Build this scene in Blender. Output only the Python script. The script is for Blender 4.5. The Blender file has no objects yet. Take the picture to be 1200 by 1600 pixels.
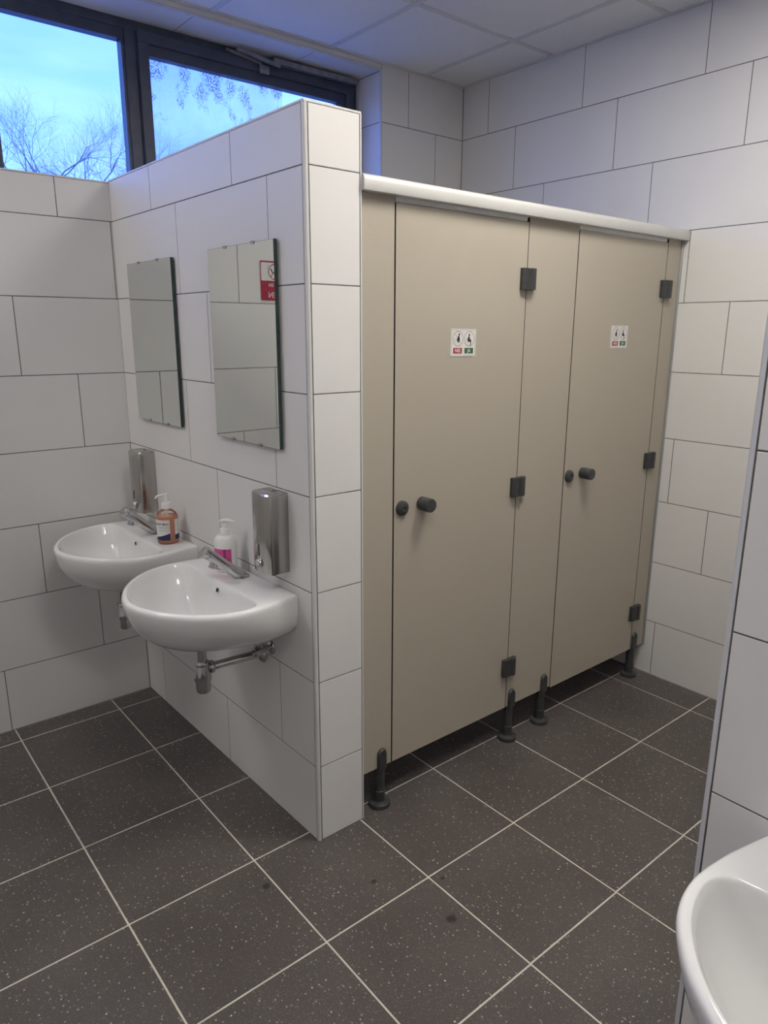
import bpy, bmesh, math, random
from mathutils import Vector, Matrix
random.seed(7)
PI = math.pi
scene = bpy.context.scene
COL = scene.collection

# ------------------------------------------------------------------ camera
cam_d = bpy.data.cameras.new('camera')
cam = bpy.data.objects.new('camera', cam_d); COL.objects.link(cam)
CAM = Vector((-1.1262, -1.7089, 1.6507)); YAW, PITCH, ROLL, FPX = 0.6862, -0.2485, 0.0040, 1114.88
fw = Vector((math.sin(YAW)*math.cos(PITCH), math.cos(YAW)*math.cos(PITCH), math.sin(PITCH)))
r0 = Vector((math.cos(YAW), -math.sin(YAW), 0)); u0 = r0.cross(fw)
rr = r0*math.cos(ROLL) + u0*math.sin(ROLL); uu = -r0*math.sin(ROLL) + u0*math.cos(ROLL)
mw = Matrix((rr, uu, -fw)).transposed().to_4x4(); mw.translation = CAM
cam.matrix_world = mw
cam_d.sensor_fit = 'VERTICAL'; cam_d.sensor_height = 36.0; cam_d.lens = FPX*36.0/1600.0
cam_d.clip_start = 0.02; cam_d.clip_end = 300
scene.camera = cam

# ------------------------------------------------------------------ world (hazy blue winter sky with thin cloud bands)
SKY_STRENGTH = 3.3
PANEL_MAIN, PANEL_WASH, PANEL_REAR = 27.0, 16.0, 19.0      # emission of the ceiling panels
EXPOSURE = 0.04
w = bpy.data.worlds.new('sky'); scene.world = w; w.use_nodes = True
nt = w.node_tree; nt.nodes.clear()
out = nt.nodes.new('ShaderNodeOutputWorld'); bg = nt.nodes.new('ShaderNodeBackground')
tc = nt.nodes.new('ShaderNodeTexCoord'); sep = nt.nodes.new('ShaderNodeSeparateXYZ')
nt.links.new(tc.outputs['Generated'], sep.inputs[0])
ramp = nt.nodes.new('ShaderNodeValToRGB'); nt.links.new(sep.outputs['Z'], ramp.inputs[0])
el = ramp.color_ramp.elements
el[0].position = 0.0; el[0].color = (0.170, 0.320, 1.02, 1)
el[1].position = 0.75; el[1].color = (0.080, 0.175, 0.90, 1)
e = ramp.color_ramp.elements.new(0.2); e.color = (0.135, 0.290, 1.02, 1)
e = ramp.color_ramp.elements.new(0.42); e.color = (0.092, 0.222, 1.05, 1)
mp = nt.nodes.new('ShaderNodeMapping'); mp.inputs['Scale'].default_value = (2.0, 2.0, 11.0)
nt.links.new(tc.outputs['Generated'], mp.inputs[0])
nz = nt.nodes.new('ShaderNodeTexNoise'); nz.inputs['Scale'].default_value = 1.6; nz.inputs['Detail'].default_value = 4
nt.links.new(mp.outputs[0], nz.inputs[0])
cr = nt.nodes.new('ShaderNodeValToRGB'); nt.links.new(nz.outputs[0], cr.inputs[0])
cr.color_ramp.elements[0].position = 0.42; cr.color_ramp.elements[1].position = 0.68
mx = nt.nodes.new('ShaderNodeMix'); mx.data_type = 'RGBA'
nt.links.new(cr.outputs[0], mx.inputs[0]); nt.links.new(ramp.outputs[0], mx.inputs[6]); mx.inputs[7].default_value = (0.175, 0.330, 1.02, 1)
nt.links.new(mx.outputs[2], bg.inputs[0]); bg.inputs[1].default_value = SKY_STRENGTH
nt.links.new(bg.outputs[0], out.inputs[0])
vs = scene.view_settings
vs.view_transform = 'Standard'; vs.look = 'None'; vs.gamma = 1.0; vs.exposure = EXPOSURE; vs.use_curve_mapping = False

# ------------------------------------------------------------------ helpers
def tag(o, label=None, cat=None, group=None, kind=None):
    if label: o['label'] = label
    if cat: o['category'] = cat
    if group: o['group'] = group
    if kind: o['kind'] = kind
    return o

def empty(name, loc=(0, 0, 0), rz=0, parent=None):
    o = bpy.data.objects.new(name, None); COL.objects.link(o)
    o.empty_display_size = 0.05
    o.location = loc; o.rotation_euler = (0, 0, rz)
    if parent: o.parent = parent
    return o

class MB:
    def __init__(self): self.v = []; self.f = []
    def add(self, vs_, fs):
        b = len(self.v); self.v += [tuple(p) for p in vs_]; self.f += [tuple(i+b for i in q) for q in fs]; return self
    def box(self, x0, x1, y0, y1, z0, z1):
        vs_ = [(x, y, z) for z in (z0, z1) for y in (y0, y1) for x in (x0, x1)]
        return self.add(vs_, [(0, 2, 3, 1), (4, 5, 7, 6), (0, 1, 5, 4), (2, 6, 7, 3), (0, 4, 6, 2), (1, 3, 7, 5)])
    def prism(self, poly, h0, h1, axis='z'):
        n = len(poly); m = {'z': lambda a, b, h: (a, b, h), 'y': lambda a, b, h: (a, h, b), 'x': lambda a, b, h: (h, a, b)}[axis]
        vs_ = [m(a, b, h0) for a, b in poly] + [m(a, b, h1) for a, b in poly]
        return self.add(vs_, [tuple(range(n))[::-1], tuple(range(n, 2*n))] + [(i, (i+1) % n, n+(i+1) % n, n+i) for i in range(n)])
    def rings(self, rings, cap0=True, cap1=True):
        n = len(rings[0]); vs_ = [p for r in rings for p in r]; fs = []
        for k in range(len(rings)-1):
            for i in range(n):
                j = (i+1) % n; fs.append((k*n+i, k*n+j, (k+1)*n+j, (k+1)*n+i))
        if cap0: fs.append(tuple(range(n))[::-1])
        if cap1: fs.append(tuple(range((len(rings)-1)*n, len(rings)*n)))
        return self.add(vs_, fs)
    def lathe(self, prof, origin=(0, 0, 0), axis=(0, 0, 1), n=24, sx=1.0, cap0=True, cap1=True):
        ax = Vector(axis).normalized(); a = ax.orthogonal().normalized()
        if abs(ax.z) > 0.99: a = Vector((1, 0, 0))
        b = ax.cross(a); o = Vector(origin); rs = []
        for r, h in prof:
            r = max(r, 1e-5)
            rs.append([o + ax*h + a*(r*sx*math.cos(2*PI*i/n)) + b*(r*math.sin(2*PI*i/n)) for i in range(n)])
        return self.rings(rs, cap0, cap1)
    def tube(self, pts, rad, n=12):
        P = [Vector(p) for p in pts]
        if not hasattr(rad, '__len__'): rad = [rad]*len(P)
        rs = []; prev = None
        for i, p in enumerate(P):
            d = (P[min(i+1, len(P)-1)] - P[max(i-1, 0)]).normalized()
            a = d.orthogonal().normalized() if prev is None else (prev - d*prev.dot(d)).normalized()
            prev = a; b = d.cross(a)
            rs.append([p + a*(rad[i]*math.cos(2*PI*k/n)) + b*(rad[i]*math.sin(2*PI*k/n)) for k in range(n)])
        return self.rings(rs)
    def mesh(self, name, smooth=False, angle=35):
        me = bpy.data.meshes.new(name); me.from_pydata(self.v, [], self.f)
        bm = bmesh.new(); bm.from_mesh(me); bmesh.ops.recalc_face_normals(bm, faces=bm.faces); bm.to_mesh(me); bm.free()
        if smooth:
            me.polygons.foreach_set('use_smooth', [True]*len(me.polygons)); me.set_sharp_from_angle(angle=math.radians(angle))
        return me
    def build(self, name, mat, parent=None, smooth=False, angle=35, bevel=0, loc=None):
        o = bpy.data.objects.new(name, self.mesh(name, smooth, angle)); COL.objects.link(o)
        o.data.materials.append(mat)
        if parent: o.parent = parent
        if loc: o.location = loc
        if bevel:
            b = o.modifiers.new('bevel', 'BEVEL'); b.width = bevel; b.segments = 3; b.limit_method = 'ANGLE'; b.angle_limit = math.radians(40)
            o.data.polygons.foreach_set('use_smooth', [True]*len(o.data.polygons)); o.data.set_sharp_from_angle(angle=math.radians(50))
        return o

def copy_tree(o, parent=None):
    c = o.copy(); COL.objects.link(c); c.parent = parent
    for ch in list(o.children): copy_tree(ch, c)
    return c

# ------------------------------------------------------------------ materials
def principled(name, col, rough=0.5, metal=0.0, spec=None):
    m = bpy.data.materials.new(name); m.use_nodes = True
    b = m.node_tree.nodes['Principled BSDF']
    b.inputs['Base Color'].default_value = (*col, 1); b.inputs['Roughness'].default_value = rough; b.inputs['Metallic'].default_value = metal
    if spec is not None: b.inputs['Specular IOR Level'].default_value = spec
    return m, m.node_tree, b

def noise_mat(name, c0, c1, scale=8, detail=4, rough=0.5, metal=0, spec=None, bump=0, lo=0.35, hi=0.65, stretch=None, rvar=0, coord='pos'):
    m, t, b = principled(name, c0, rough, metal, spec)
    g = t.nodes.new('ShaderNodeNewGeometry'); src = g.outputs['Position']
    if coord == 'object': src = t.nodes.new('ShaderNodeTexCoord').outputs['Object']
    if stretch:
        mpn = t.nodes.new('ShaderNodeMapping'); mpn.inputs['Scale'].default_value = stretch; t.links.new(src, mpn.inputs[0]); src = mpn.outputs[0]
    n = t.nodes.new('ShaderNodeTexNoise'); n.inputs['Scale'].default_value = scale; n.inputs['Detail'].default_value = detail
    t.links.new(src, n.inputs['Vector'])
    r = t.nodes.new('ShaderNodeValToRGB'); t.links.new(n.outputs[0], r.inputs[0])
    r.color_ramp.elements[0].position = lo; r.color_ramp.elements[1].position = hi
    r.color_ramp.elements[0].color = (*c0, 1); r.color_ramp.elements[1].color = (*c1, 1)
    t.links.new(r.outputs[0], b.inputs['Base Color'])
    if rvar:
        mr = t.nodes.new('ShaderNodeMapRange'); mr.inputs[3].default_value = rough-rvar; mr.inputs[4].default_value = rough+rvar
        t.links.new(n.outputs[0], mr.inputs[0]); t.links.new(mr.outputs[0], b.inputs['Roughness'])
    if bump:
        bp = t.nodes.new('ShaderNodeBump'); bp.inputs['Strength'].default_value = bump; bp.inputs['Distance'].default_value = 0.002
        t.links.new(n.outputs[0], bp.inputs['Height']); t.links.new(bp.outputs[0], b.inputs['Normal'])
    return m

def floor_mat():
    m, t, b = principled('floor_tile_speckled', (0.05, 0.045, 0.042), 0.42, spec=0.35)
    L = t.links.new; N = t.nodes.new
    g = N('ShaderNodeNewGeometry'); pos = g.outputs['Position']
    n1 = N('ShaderNodeTexNoise'); n1.inputs['Scale'].default_value = 3.0; n1.inputs['Detail'].default_value = 5; L(pos, n1.inputs['Vector'])
    base = N('ShaderNodeValToRGB'); L(n1.outputs[0], base.inputs[0])
    base.color_ramp.elements[0].position = 0.3; base.color_ramp.elements[0].color = (0.086, 0.075, 0.071, 1)
    base.color_ramp.elements[1].position = 0.75; base.color_ramp.elements[1].color = (0.120, 0.107, 0.101, 1)
    # fine grain
    n2 = N('ShaderNodeTexNoise'); n2.inputs['Scale'].default_value = 260; n2.inputs['Detail'].default_value = 2; L(pos, n2.inputs['Vector'])
    mg = N('ShaderNodeMix'); mg.data_type = 'RGBA'; mg.blend_type = 'MULTIPLY'; mg.inputs[0].default_value = 1.0
    gr = N('ShaderNodeValToRGB'); L(n2.outputs[0], gr.inputs[0]); gr.color_ramp.elements[0].color = (0.6, 0.6, 0.6, 1); gr.color_ramp.elements[1].color = (1.35, 1.35, 1.35, 1)
    L(base.outputs[0], mg.inputs[6]); L(gr.outputs[0], mg.inputs[7])
    cur = mg.outputs[2]
    def speck(scale, rad, gate, col, amount, cur):
        v = N('ShaderNodeTexVoronoi'); v.inputs['Scale'].default_value = scale; L(pos, v.inputs['Vector'])
        lt = N('ShaderNodeMapRange'); lt.inputs[1].default_value = rad; lt.inputs[2].default_value = rad*0.55; lt.inputs[3].default_value = 0; lt.inputs[4].default_value = 1
        L(v.outputs['Distance'], lt.inputs[0])
        sp = N('ShaderNodeSeparateColor'); L(v.outputs['Color'], sp.inputs[0])
        gt = N('ShaderNodeMath'); gt.operation = 'GREATER_THAN'; gt.inputs[1].default_value = gate; L(sp.outputs[0], gt.inputs[0])
        ml = N('ShaderNodeMath'); ml.operation = 'MULTIPLY'; L(lt.outputs[0], ml.inputs[0]); L(gt.outputs[0], ml.inputs[1])
        m2 = N('ShaderNodeMath'); m2.operation = 'MULTIPLY'; L(ml.outputs[0], m2.inputs[0])
        mr = N('ShaderNodeMapRange'); mr.inputs[3].default_value = 0.25*amount; mr.inputs[4].default_value = amount; L(sp.outputs[1], mr.inputs[0]); L(mr.outputs[0], m2.inputs[1])
        mm = N('ShaderNodeMix'); mm.data_type = 'RGBA'; L(m2.outputs[0], mm.inputs[0]); L(cur, mm.inputs[6]); mm.inputs[7].default_value = (*col, 1)
        return mm.outputs[2]
    cur = speck(90, 0.27, 0.60, (0.54, 0.51, 0.47), 0.80, cur)
    cur = speck(50, 0.165, 0.68, (0.66, 0.63, 0.58), 1.0, cur)
    cur = speck(230, 0.36, 0.50, (0.36, 0.33, 0.30), 0.6, cur)
    # scuffs: pale smudges
    n3 = N('ShaderNodeTexNoise'); n3.inputs['Scale'].default_value = 7; n3.inputs['Detail'].default_value = 8; n3.inputs['Roughness'].default_value = 0.7; L(pos, n3.inputs['Vector'])
    sr = N('ShaderNodeMapRange'); sr.inputs[1].default_value = 0.62; sr.inputs[2].default_value = 0.80; sr.inputs[4].default_value = 0.35; L(n3.outputs[0], sr.inputs[0])
    mm = N('ShaderNodeMix'); mm.data_type = 'RGBA'; L(sr.outputs[0], mm.inputs[0]); L(cur, mm.inputs[6]); mm.inputs[7].default_value = (0.20, 0.19, 0.175, 1); cur = mm.outputs[2]
    # three dark drops on the floor
    for (px, py, pr) in ((-0.238, -0.062, 0.013), (0.030, -0.255, 0.010), (0.115, -0.508, 0.017), (0.205, -0.377, 0.009)):
        vm = N('ShaderNodeVectorMath'); vm.operation = 'DISTANCE'; L(pos, vm.inputs[0]); vm.inputs[1].default_value = (px, py, 0)
        ns = N('ShaderNodeTexNoise'); ns.inputs['Scale'].default_value = 60; L(pos, ns.inputs['Vector'])
        ad = N('ShaderNodeMath'); ad.operation = 'MULTIPLY_ADD'; ad.inputs[1].default_value = pr*1.6; L(ns.outputs[0], ad.inputs[0]); L(vm.outputs['Value'], ad.inputs[2])
        rg = N('ShaderNodeMapRange'); rg.inputs[1].default_value = pr*1.9; rg.inputs[2].default_value = pr*1.4; rg.inputs[3].default_value = 0; rg.inputs[4].default_value = 0.75; L(ad.outputs[0], rg.inputs[0])
        mm = N('ShaderNodeMix'); mm.data_type = 'RGBA'; L(rg.outputs[0], mm.inputs[0]); L(cur, mm.inputs[6]); mm.inputs[7].default_value = (0.012, 0.011, 0.011, 1); cur = mm.outputs[2]
    L(cur, b.inputs['Base Color'])
    bp = N('ShaderNodeBump'); bp.inputs['Strength'].default_value = 0.25; bp.inputs['Distance'].default_value = 0.001; L(n2.outputs[0], bp.inputs['Height']); L(bp.outputs[0], b.inputs['Normal'])
    return m

M = {}
M['tile'] = noise_mat('wall_tile_matt_white', (0.76, 0.75, 0.735), (0.79, 0.78, 0.765), scale=2.2, detail=6, rough=0.40, spec=0.35, rvar=0.05)
M['grout'] = noise_mat('wall_grout_dark_grey', (0.10, 0.098, 0.095), (0.15, 0.147, 0.142), scale=30, rough=0.9)
M['floor_tile'] = floor_mat()
M['floor_grout'] = noise_mat('floor_grout_beige', (0.58, 0.545, 0.475), (0.68, 0.645, 0.575), scale=24, rough=0.9)
M['trim'] = noise_mat('trim_white_profile', (0.66, 0.655, 0.65), (0.72, 0.715, 0.71), scale=6, rough=0.35)
M['alu_trim'] = noise_mat('trim_satin_aluminium', (0.62, 0.63, 0.65), (0.70, 0.71, 0.73), scale=20, rough=0.45, metal=0.1, stretch=(1, 1, 0.05))
M['plaster'] = noise_mat('plain_wall_white', (0.70, 0.69, 0.68), (0.74, 0.73, 0.72), scale=4, rough=0.6)
M['ceil'] = noise_mat('ceiling_mineral_fibre', (0.82, 0.82, 0.81), (0.87, 0.87, 0.86), scale=160, detail=3, rough=0.9, bump=0.15)
M['tbar'] = noise_mat('ceiling_grid_bar', (0.66, 0.66, 0.655), (0.70, 0.70, 0.695), scale=10, rough=0.5)
M['hpl'] = noise_mat('cubicle_panel_beige', (0.450, 0.408, 0.335), (0.466, 0.424, 0.350), scale=320, detail=2, rough=0.42, spec=0.3, stretch=(1, 1, 0.6))
M['hpl_edge'] = noise_mat('cubicle_panel_edge_black', (0.015, 0.014, 0.013), (0.03, 0.028, 0.026), scale=40, rough=0.6)
M['alu'] = noise_mat('satin_aluminium', (0.60, 0.60, 0.58), (0.66, 0.66, 0.64), scale=30, rough=0.55, metal=0.3, stretch=(0.05, 1, 1))
M['alu_grey'] = noise_mat('grey_aluminium', (0.40, 0.415, 0.42), (0.47, 0.485, 0.49), scale=30, rough=0.4, metal=0.7, stretch=(1, 1, 0.05))
M['black'] = noise_mat('dark_grey_nylon', (0.040, 0.042, 0.043), (0.055, 0.057, 0.058), scale=50, rough=0.38, spec=0.5)
M['chrome'] = noise_mat('polished_chrome', (0.50, 0.50, 0.505), (0.58, 0.58, 0.585), scale=12, rough=0.07, metal=1.0, rvar=0.02)
M['steel'] = noise_mat('polished_stainless', (0.43, 0.415, 0.395), (0.49, 0.475, 0.455), scale=40, rough=0.16, metal=1.0, stretch=(1, 1, 0.04), rvar=0.03)
M['ceramic'] = noise_mat('glazed_ceramic_white', (0.80, 0.80, 0.79), (0.83, 0.83, 0.82), scale=3, rough=0.09, spec=0.55)
M['dark'] = noise_mat('dark_hole', (0.01, 0.01, 0.01), (0.02, 0.02, 0.02), scale=20, rough=0.8)
M['frame'] = noise_mat('window_frame_glare_blue', (0.042, 0.052, 0.082), (0.056, 0.068, 0.102), scale=18, rough=0.40, spec=0.5)  # anthracite frame; blue veiling glare is tinted into the base colour
M['opener'] = noise_mat('opener_grey_metal', (0.20, 0.21, 0.22), (0.30, 0.31, 0.32), scale=25, rough=0.45, metal=0.5)
M['silver'] = noise_mat('mirror_silvering', (0.80, 0.825, 0.79), (0.81, 0.835, 0.80), scale=2, rough=0.012, metal=1.0)
M['edge_gap_shade'] = noise_mat('mirror_edge_gap_shade', (0.018, 0.040, 0.040), (0.03, 0.055, 0.052), scale=20, rough=0.2)  # dark glass edge, also used for the shade of the gap behind
M['white'] = noise_mat('white_plastic', (0.78, 0.78, 0.76), (0.82, 0.82, 0.80), scale=10, rough=0.35)
M['paper'] = noise_mat('white_print', (0.74, 0.73, 0.71), (0.78, 0.77, 0.75), scale=40, rough=0.5)
M['pink'] = noise_mat('pink_print', (0.62, 0.075, 0.27), (0.68, 0.10, 0.31), scale=30, rough=0.4)
M['purple'] = noise_mat('purple_print', (0.24, 0.022, 0.16), (0.30, 0.03, 0.20), scale=30, rough=0.4)
M['navy'] = noise_mat('navy_print', (0.02, 0.025, 0.09), (0.03, 0.035, 0.12), scale=30, rough=0.4)
M['ink'] = noise_mat('black_print', (0.016, 0.015, 0.016), (0.026, 0.025, 0.026), scale=60, rough=0.5)
M['grey_ink'] = noise_mat('grey_print', (0.25, 0.24, 0.24), (0.32, 0.31, 0.31), scale=60, rough=0.5)
M['red'] = noise_mat('red_print', (0.36, 0.025, 0.06), (0.41, 0.035, 0.075), scale=40, rough=0.4)
M['green'] = noise_mat('green_print', (0.025, 0.11, 0.05), (0.04, 0.14, 0.065), scale=40, rough=0.4)
M['bark'] = noise_mat('bare_twig_grey_brown', (0.20, 0.19, 0.20), (0.28, 0.27, 0.28), scale=3, rough=0.9)
M['paving'] = noise_mat('pale_bounce_paving', (0.48, 0.47, 0.45), (0.56, 0.55, 0.53), scale=1.5, rough=0.95)  # unseen ground, made pale to bounce sky light up to the ceiling

def clear_mat(name, tint, ior=1.45, rough=0.0, transl=None, tmix=0.55):
    m = bpy.data.materials.new(name); m.use_nodes = True; t = m.node_tree; t.nodes.clear(); N = t.nodes.new; L = t.links.new
    o = N('ShaderNodeOutputMaterial'); tr = N('ShaderNodeBsdfTransparent'); gl = N('ShaderNodeBsdfGlossy'); gl.inputs['Roughness'].default_value = rough
    fr = N('ShaderNodeFresnel'); fr.inputs[0].default_value = ior
    n = N('ShaderNodeTexNoise'); n.inputs['Scale'].default_value = 5; g = N('ShaderNodeNewGeometry'); L(g.outputs['Position'], n.inputs['Vector'])
    r = N('ShaderNodeValToRGB'); L(n.outputs[0], r.inputs[0]); r.color_ramp.elements[0].color = (*[c*0.97 for c in tint], 1); r.color_ramp.elements[1].color = (*tint, 1)
    L(r.outputs[0], tr.inputs[0]); mxs = N('ShaderNodeMixShader'); L(fr.outputs[0], mxs.inputs[0]); L(tr.outputs[0], mxs.inputs[1]); L(gl.outputs[0], mxs.inputs[2])
    last = mxs.outputs[0]
    if transl:
        col, amt = transl
        tl = N('ShaderNodeBsdfTranslucent'); tl.inputs[0].default_value = (*col, 1); df = N('ShaderNodeBsdfDiffuse'); df.inputs[0].default_value = (*col, 1)
        a = N('ShaderNodeMixShader'); a.inputs[0].default_value = tmix; L(df.outputs[0], a.inputs[1]); L(tl.outputs[0], a.inputs[2])
        q = N('ShaderNodeMixShader'); q.inputs[0].default_value = amt; L(last, q.inputs[1]); L(a.outputs[0], q.inputs[2]); last = q.outputs[0]
    L(last, o.inputs[0]); return m
M['glass'] = clear_mat('window_glass', (0.97, 0.985, 0.99), ior=1.07)
M['bottle_glass'] = clear_mat('clear_bottle_plastic', (0.96, 0.955, 0.95), ior=1.3, transl=((0.8, 0.8, 0.8), 0.08))
M['soap'] = clear_mat('orange_liquid_soap', (1.0, 0.82, 0.68), ior=1.12, transl=((0.96, 0.52, 0.36), 0.80), tmix=0.3)

def film_mat():
    m = bpy.data.materials.new('peeling_frosted_film'); m.use_nodes = True; t = m.node_tree; t.nodes.clear(); N = t.nodes.new; L = t.links.new
    o = N('ShaderNodeOutputMaterial'); g = N('ShaderNodeNewGeometry'); pos = g.outputs['Position']
    tr = N('ShaderNodeBsdfTransparent'); tr.inputs[0].default_value = (0.97, 0.98, 1, 1)
    tl = N('ShaderNodeBsdfTranslucent'); tl.inputs[0].default_value = (0.95, 0.95, 0.88, 1)
    frost = N('ShaderNodeMixShader'); L(tr.outputs[0], frost.inputs[1]); L(tl.outputs[0], frost.inputs[2])
    n0 = N('ShaderNodeTexNoise'); n0.inputs['Scale'].default_value = 6; n0.inputs['Detail'].default_value = 6; L(pos, n0.inputs['Vector'])
    mr = N('ShaderNodeMapRange'); mr.inputs[1].default_value = 0.3; mr.inputs[2].default_value = 0.7; mr.inputs[3].default_value = 0.12; mr.inputs[4].default_value = 0.34; L(n0.outputs[0], mr.inputs[0]); L(mr.outputs[0], frost.inputs[0])
    # glue residue: fine flakes gathered in patches near the top
    mpn = N('ShaderNodeMapping'); mpn.inputs['Scale'].default_value = (1, 1, 0.7); L(pos, mpn.inputs[0])
    n1 = N('ShaderNodeTexNoise'); n1.inputs['Scale'].default_value = 15; n1.inputs['Detail'].default_value = 3; L(mpn.outputs[0], n1.inputs['Vector'])
    n2 = N('ShaderNodeTexNoise'); n2.inputs['Scale'].default_value = 150; n2.inputs['Detail'].default_value = 3; L(pos, n2.inputs['Vector'])
    sp = N('ShaderNodeSeparateXYZ'); L(pos, sp.inputs[0])
    hz = N('ShaderNodeMapRange'); hz.inputs[1].default_value = 2.50; hz.inputs[2].default_value = 2.80; hz.inputs[3].default_value = -0.16; hz.inputs[4].default_value = 0.10; L(sp.outputs[2], hz.inputs[0])
    s1 = N('ShaderNodeMath'); s1.operation = 'ADD'; L(n1.outputs[0], s1.inputs[0]); L(hz.outputs[0], s1.inputs[1])
    patch = N('ShaderNodeMapRange'); patch.inputs[1].default_value = 0.53; patch.inputs[2].default_value = 0.66; L(s1.outputs[0], patch.inputs[0])
    fl = N('ShaderNodeMapRange'); fl.inputs[1].default_value = 0.46; fl.inputs[2].default_value = 0.54; L(n2.outputs[0], fl.inputs[0])
    mu = N('ShaderNodeMath'); mu.operation = 'MULTIPLY'; L(patch.outputs[0], mu.inputs[0]); L(fl.outputs[0], mu.inputs[1])
    m8 = N('ShaderNodeMath'); m8.operation = 'MULTIPLY'; m8.inputs[1].default_value = 0.55; L(mu.outputs[0], m8.inputs[0])
    df = N('ShaderNodeBsdfDiffuse'); df.inputs[0].default_value = (0.30, 0.31, 0.36, 1)
    q = N('ShaderNodeMixShader'); L(m8.outputs[0], q.inputs[0]); L(frost.outputs[0], q.inputs[1]); L(df.outputs[0], q.inputs[2]); L(q.outputs[0], o.inputs[0])
    return m
M['film'] = film_mat()

def emit_mat(name, col, st):
    m = bpy.data.materials.new(name); m.use_nodes = True; t = m.node_tree; t.nodes.clear()
    o = t.nodes.new('ShaderNodeOutputMaterial'); e_ = t.nodes.new('ShaderNodeEmission'); e_.inputs[0].default_value = (*col, 1); e_.inputs[1].default_value = st
    t.links.new(e_.outputs[0], o.inputs[0]); return m

# ------------------------------------------------------------------ layout constants (metres)
D, R, T, CEIL = 1.3848, 1.9581, 0.186, 2.9384       # back wall, right wall, partition thickness, ceiling
LEFT, FRONT = -2.55, -2.83                          # walls behind the camera's view
NEARX, NEARY = 0.0046, -1.2200                      # wall stub in the foreground
ANG = 0.018386                                      # the partition is not quite square to the back wall
SILL, SOFFIT, WINR, WINL, WINY = 2.2237, 2.906, 1.3765, -2.05, 1.585
PTOP = 2.228
ZL = [0.0] + [0.2751+0.3*k for k in range(9)] + [CEIL]      # course lines
G = 0.0032                                          # joint width
TH = 0.008
_tc = {}
def tile_mesh(wd, h, mat):
    k = (round(wd, 4), round(h, 4), mat.name)
    if k not in _tc:
        mb = MB(); b = 0.0005
        # a slab lying in local x (width) / z (height), front face at y = 0, thin eased edge
        x0, x1, z0, z1 = -wd/2, wd/2, -h/2, h/2
        vs_ = [(x0, TH, z0), (x1, TH, z0), (x1, TH, z1), (x0, TH, z1), (x0, b, z0), (x1, b, z0), (x1, b, z1), (x0, b, z1),
               (x0+b, 0, z0+b), (x1-b, 0, z0+b), (x1-b, 0, z1-b), (x0+b, 0, z1-b)]
        fs = [(3, 2, 1, 0)] + [(i, (i+1) % 4, 4+(i+1) % 4, 4+i) for i in range(4)] + [(4+i, 4+(i+1) % 4, 8+(i+1) % 4, 8+i) for i in range(4)] + [(8, 9, 10, 11)]
        me = MB().add(vs_, fs).mesh('wall_tile'); me.materials.append(mat); _tc[k] = me
    return _tc[k]

def put_tile(parent, frame, u0_, u1, z0, z1, name='wall_tile', mat=None):
    """frame(u, z) -> matrix of a tile centred there whose local -Y faces the room."""
    if u1-u0_ < 0.012 or z1-z0 < 0.012: return
    o = bpy.data.objects.new(name, tile_mesh(u1-u0_-G, z1-z0-G, mat or M['tile'])); COL.objects.link(o)
    o.parent = parent; o.matrix_local = frame((u0_+u1)/2, (z0+z1)/2)
    return o

def courses(parent, frame, ua, ub, offs, zmin=0, zmax=CEIL, skip=None):
    for c in range(1, 11):
        z0, z1 = max(ZL[c-1], zmin), min(ZL[c], zmax)
        if z1-z0 < 0.02: continue
        j = offs[c]; k = math.floor((ua-j)/0.6)
        edges = [ua] + [j+0.6*i for i in range(k, k+40) if ua+0.004 < j+0.6*i < ub-0.004] + [ub]
        for a, b in zip(edges[:-1], edges[1:]):
            if skip and skip((a+b)/2, (z0+z1)/2, a, b): continue
            put_tile(parent, frame, a, b, z0, z1)
def fr_y(y, sgn=1):      # wall at y, facing -Y (sgn 1) or +Y (sgn -1), u = x
    def f(u, z): return Matrix.Translation((u, y, z)) @ Matrix.Rotation(0 if sgn > 0 else PI, 4, 'Z')
    return f
def fr_x(x, sgn=1):      # wall at x, facing -X (sgn 1) or +X (sgn -1), u = y
    def f(u, z): return Matrix.Translation((x, u, z)) @ Matrix.Rotation(-PI/2 if sgn > 0 else PI/2, 4, 'Z')
    return f

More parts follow.
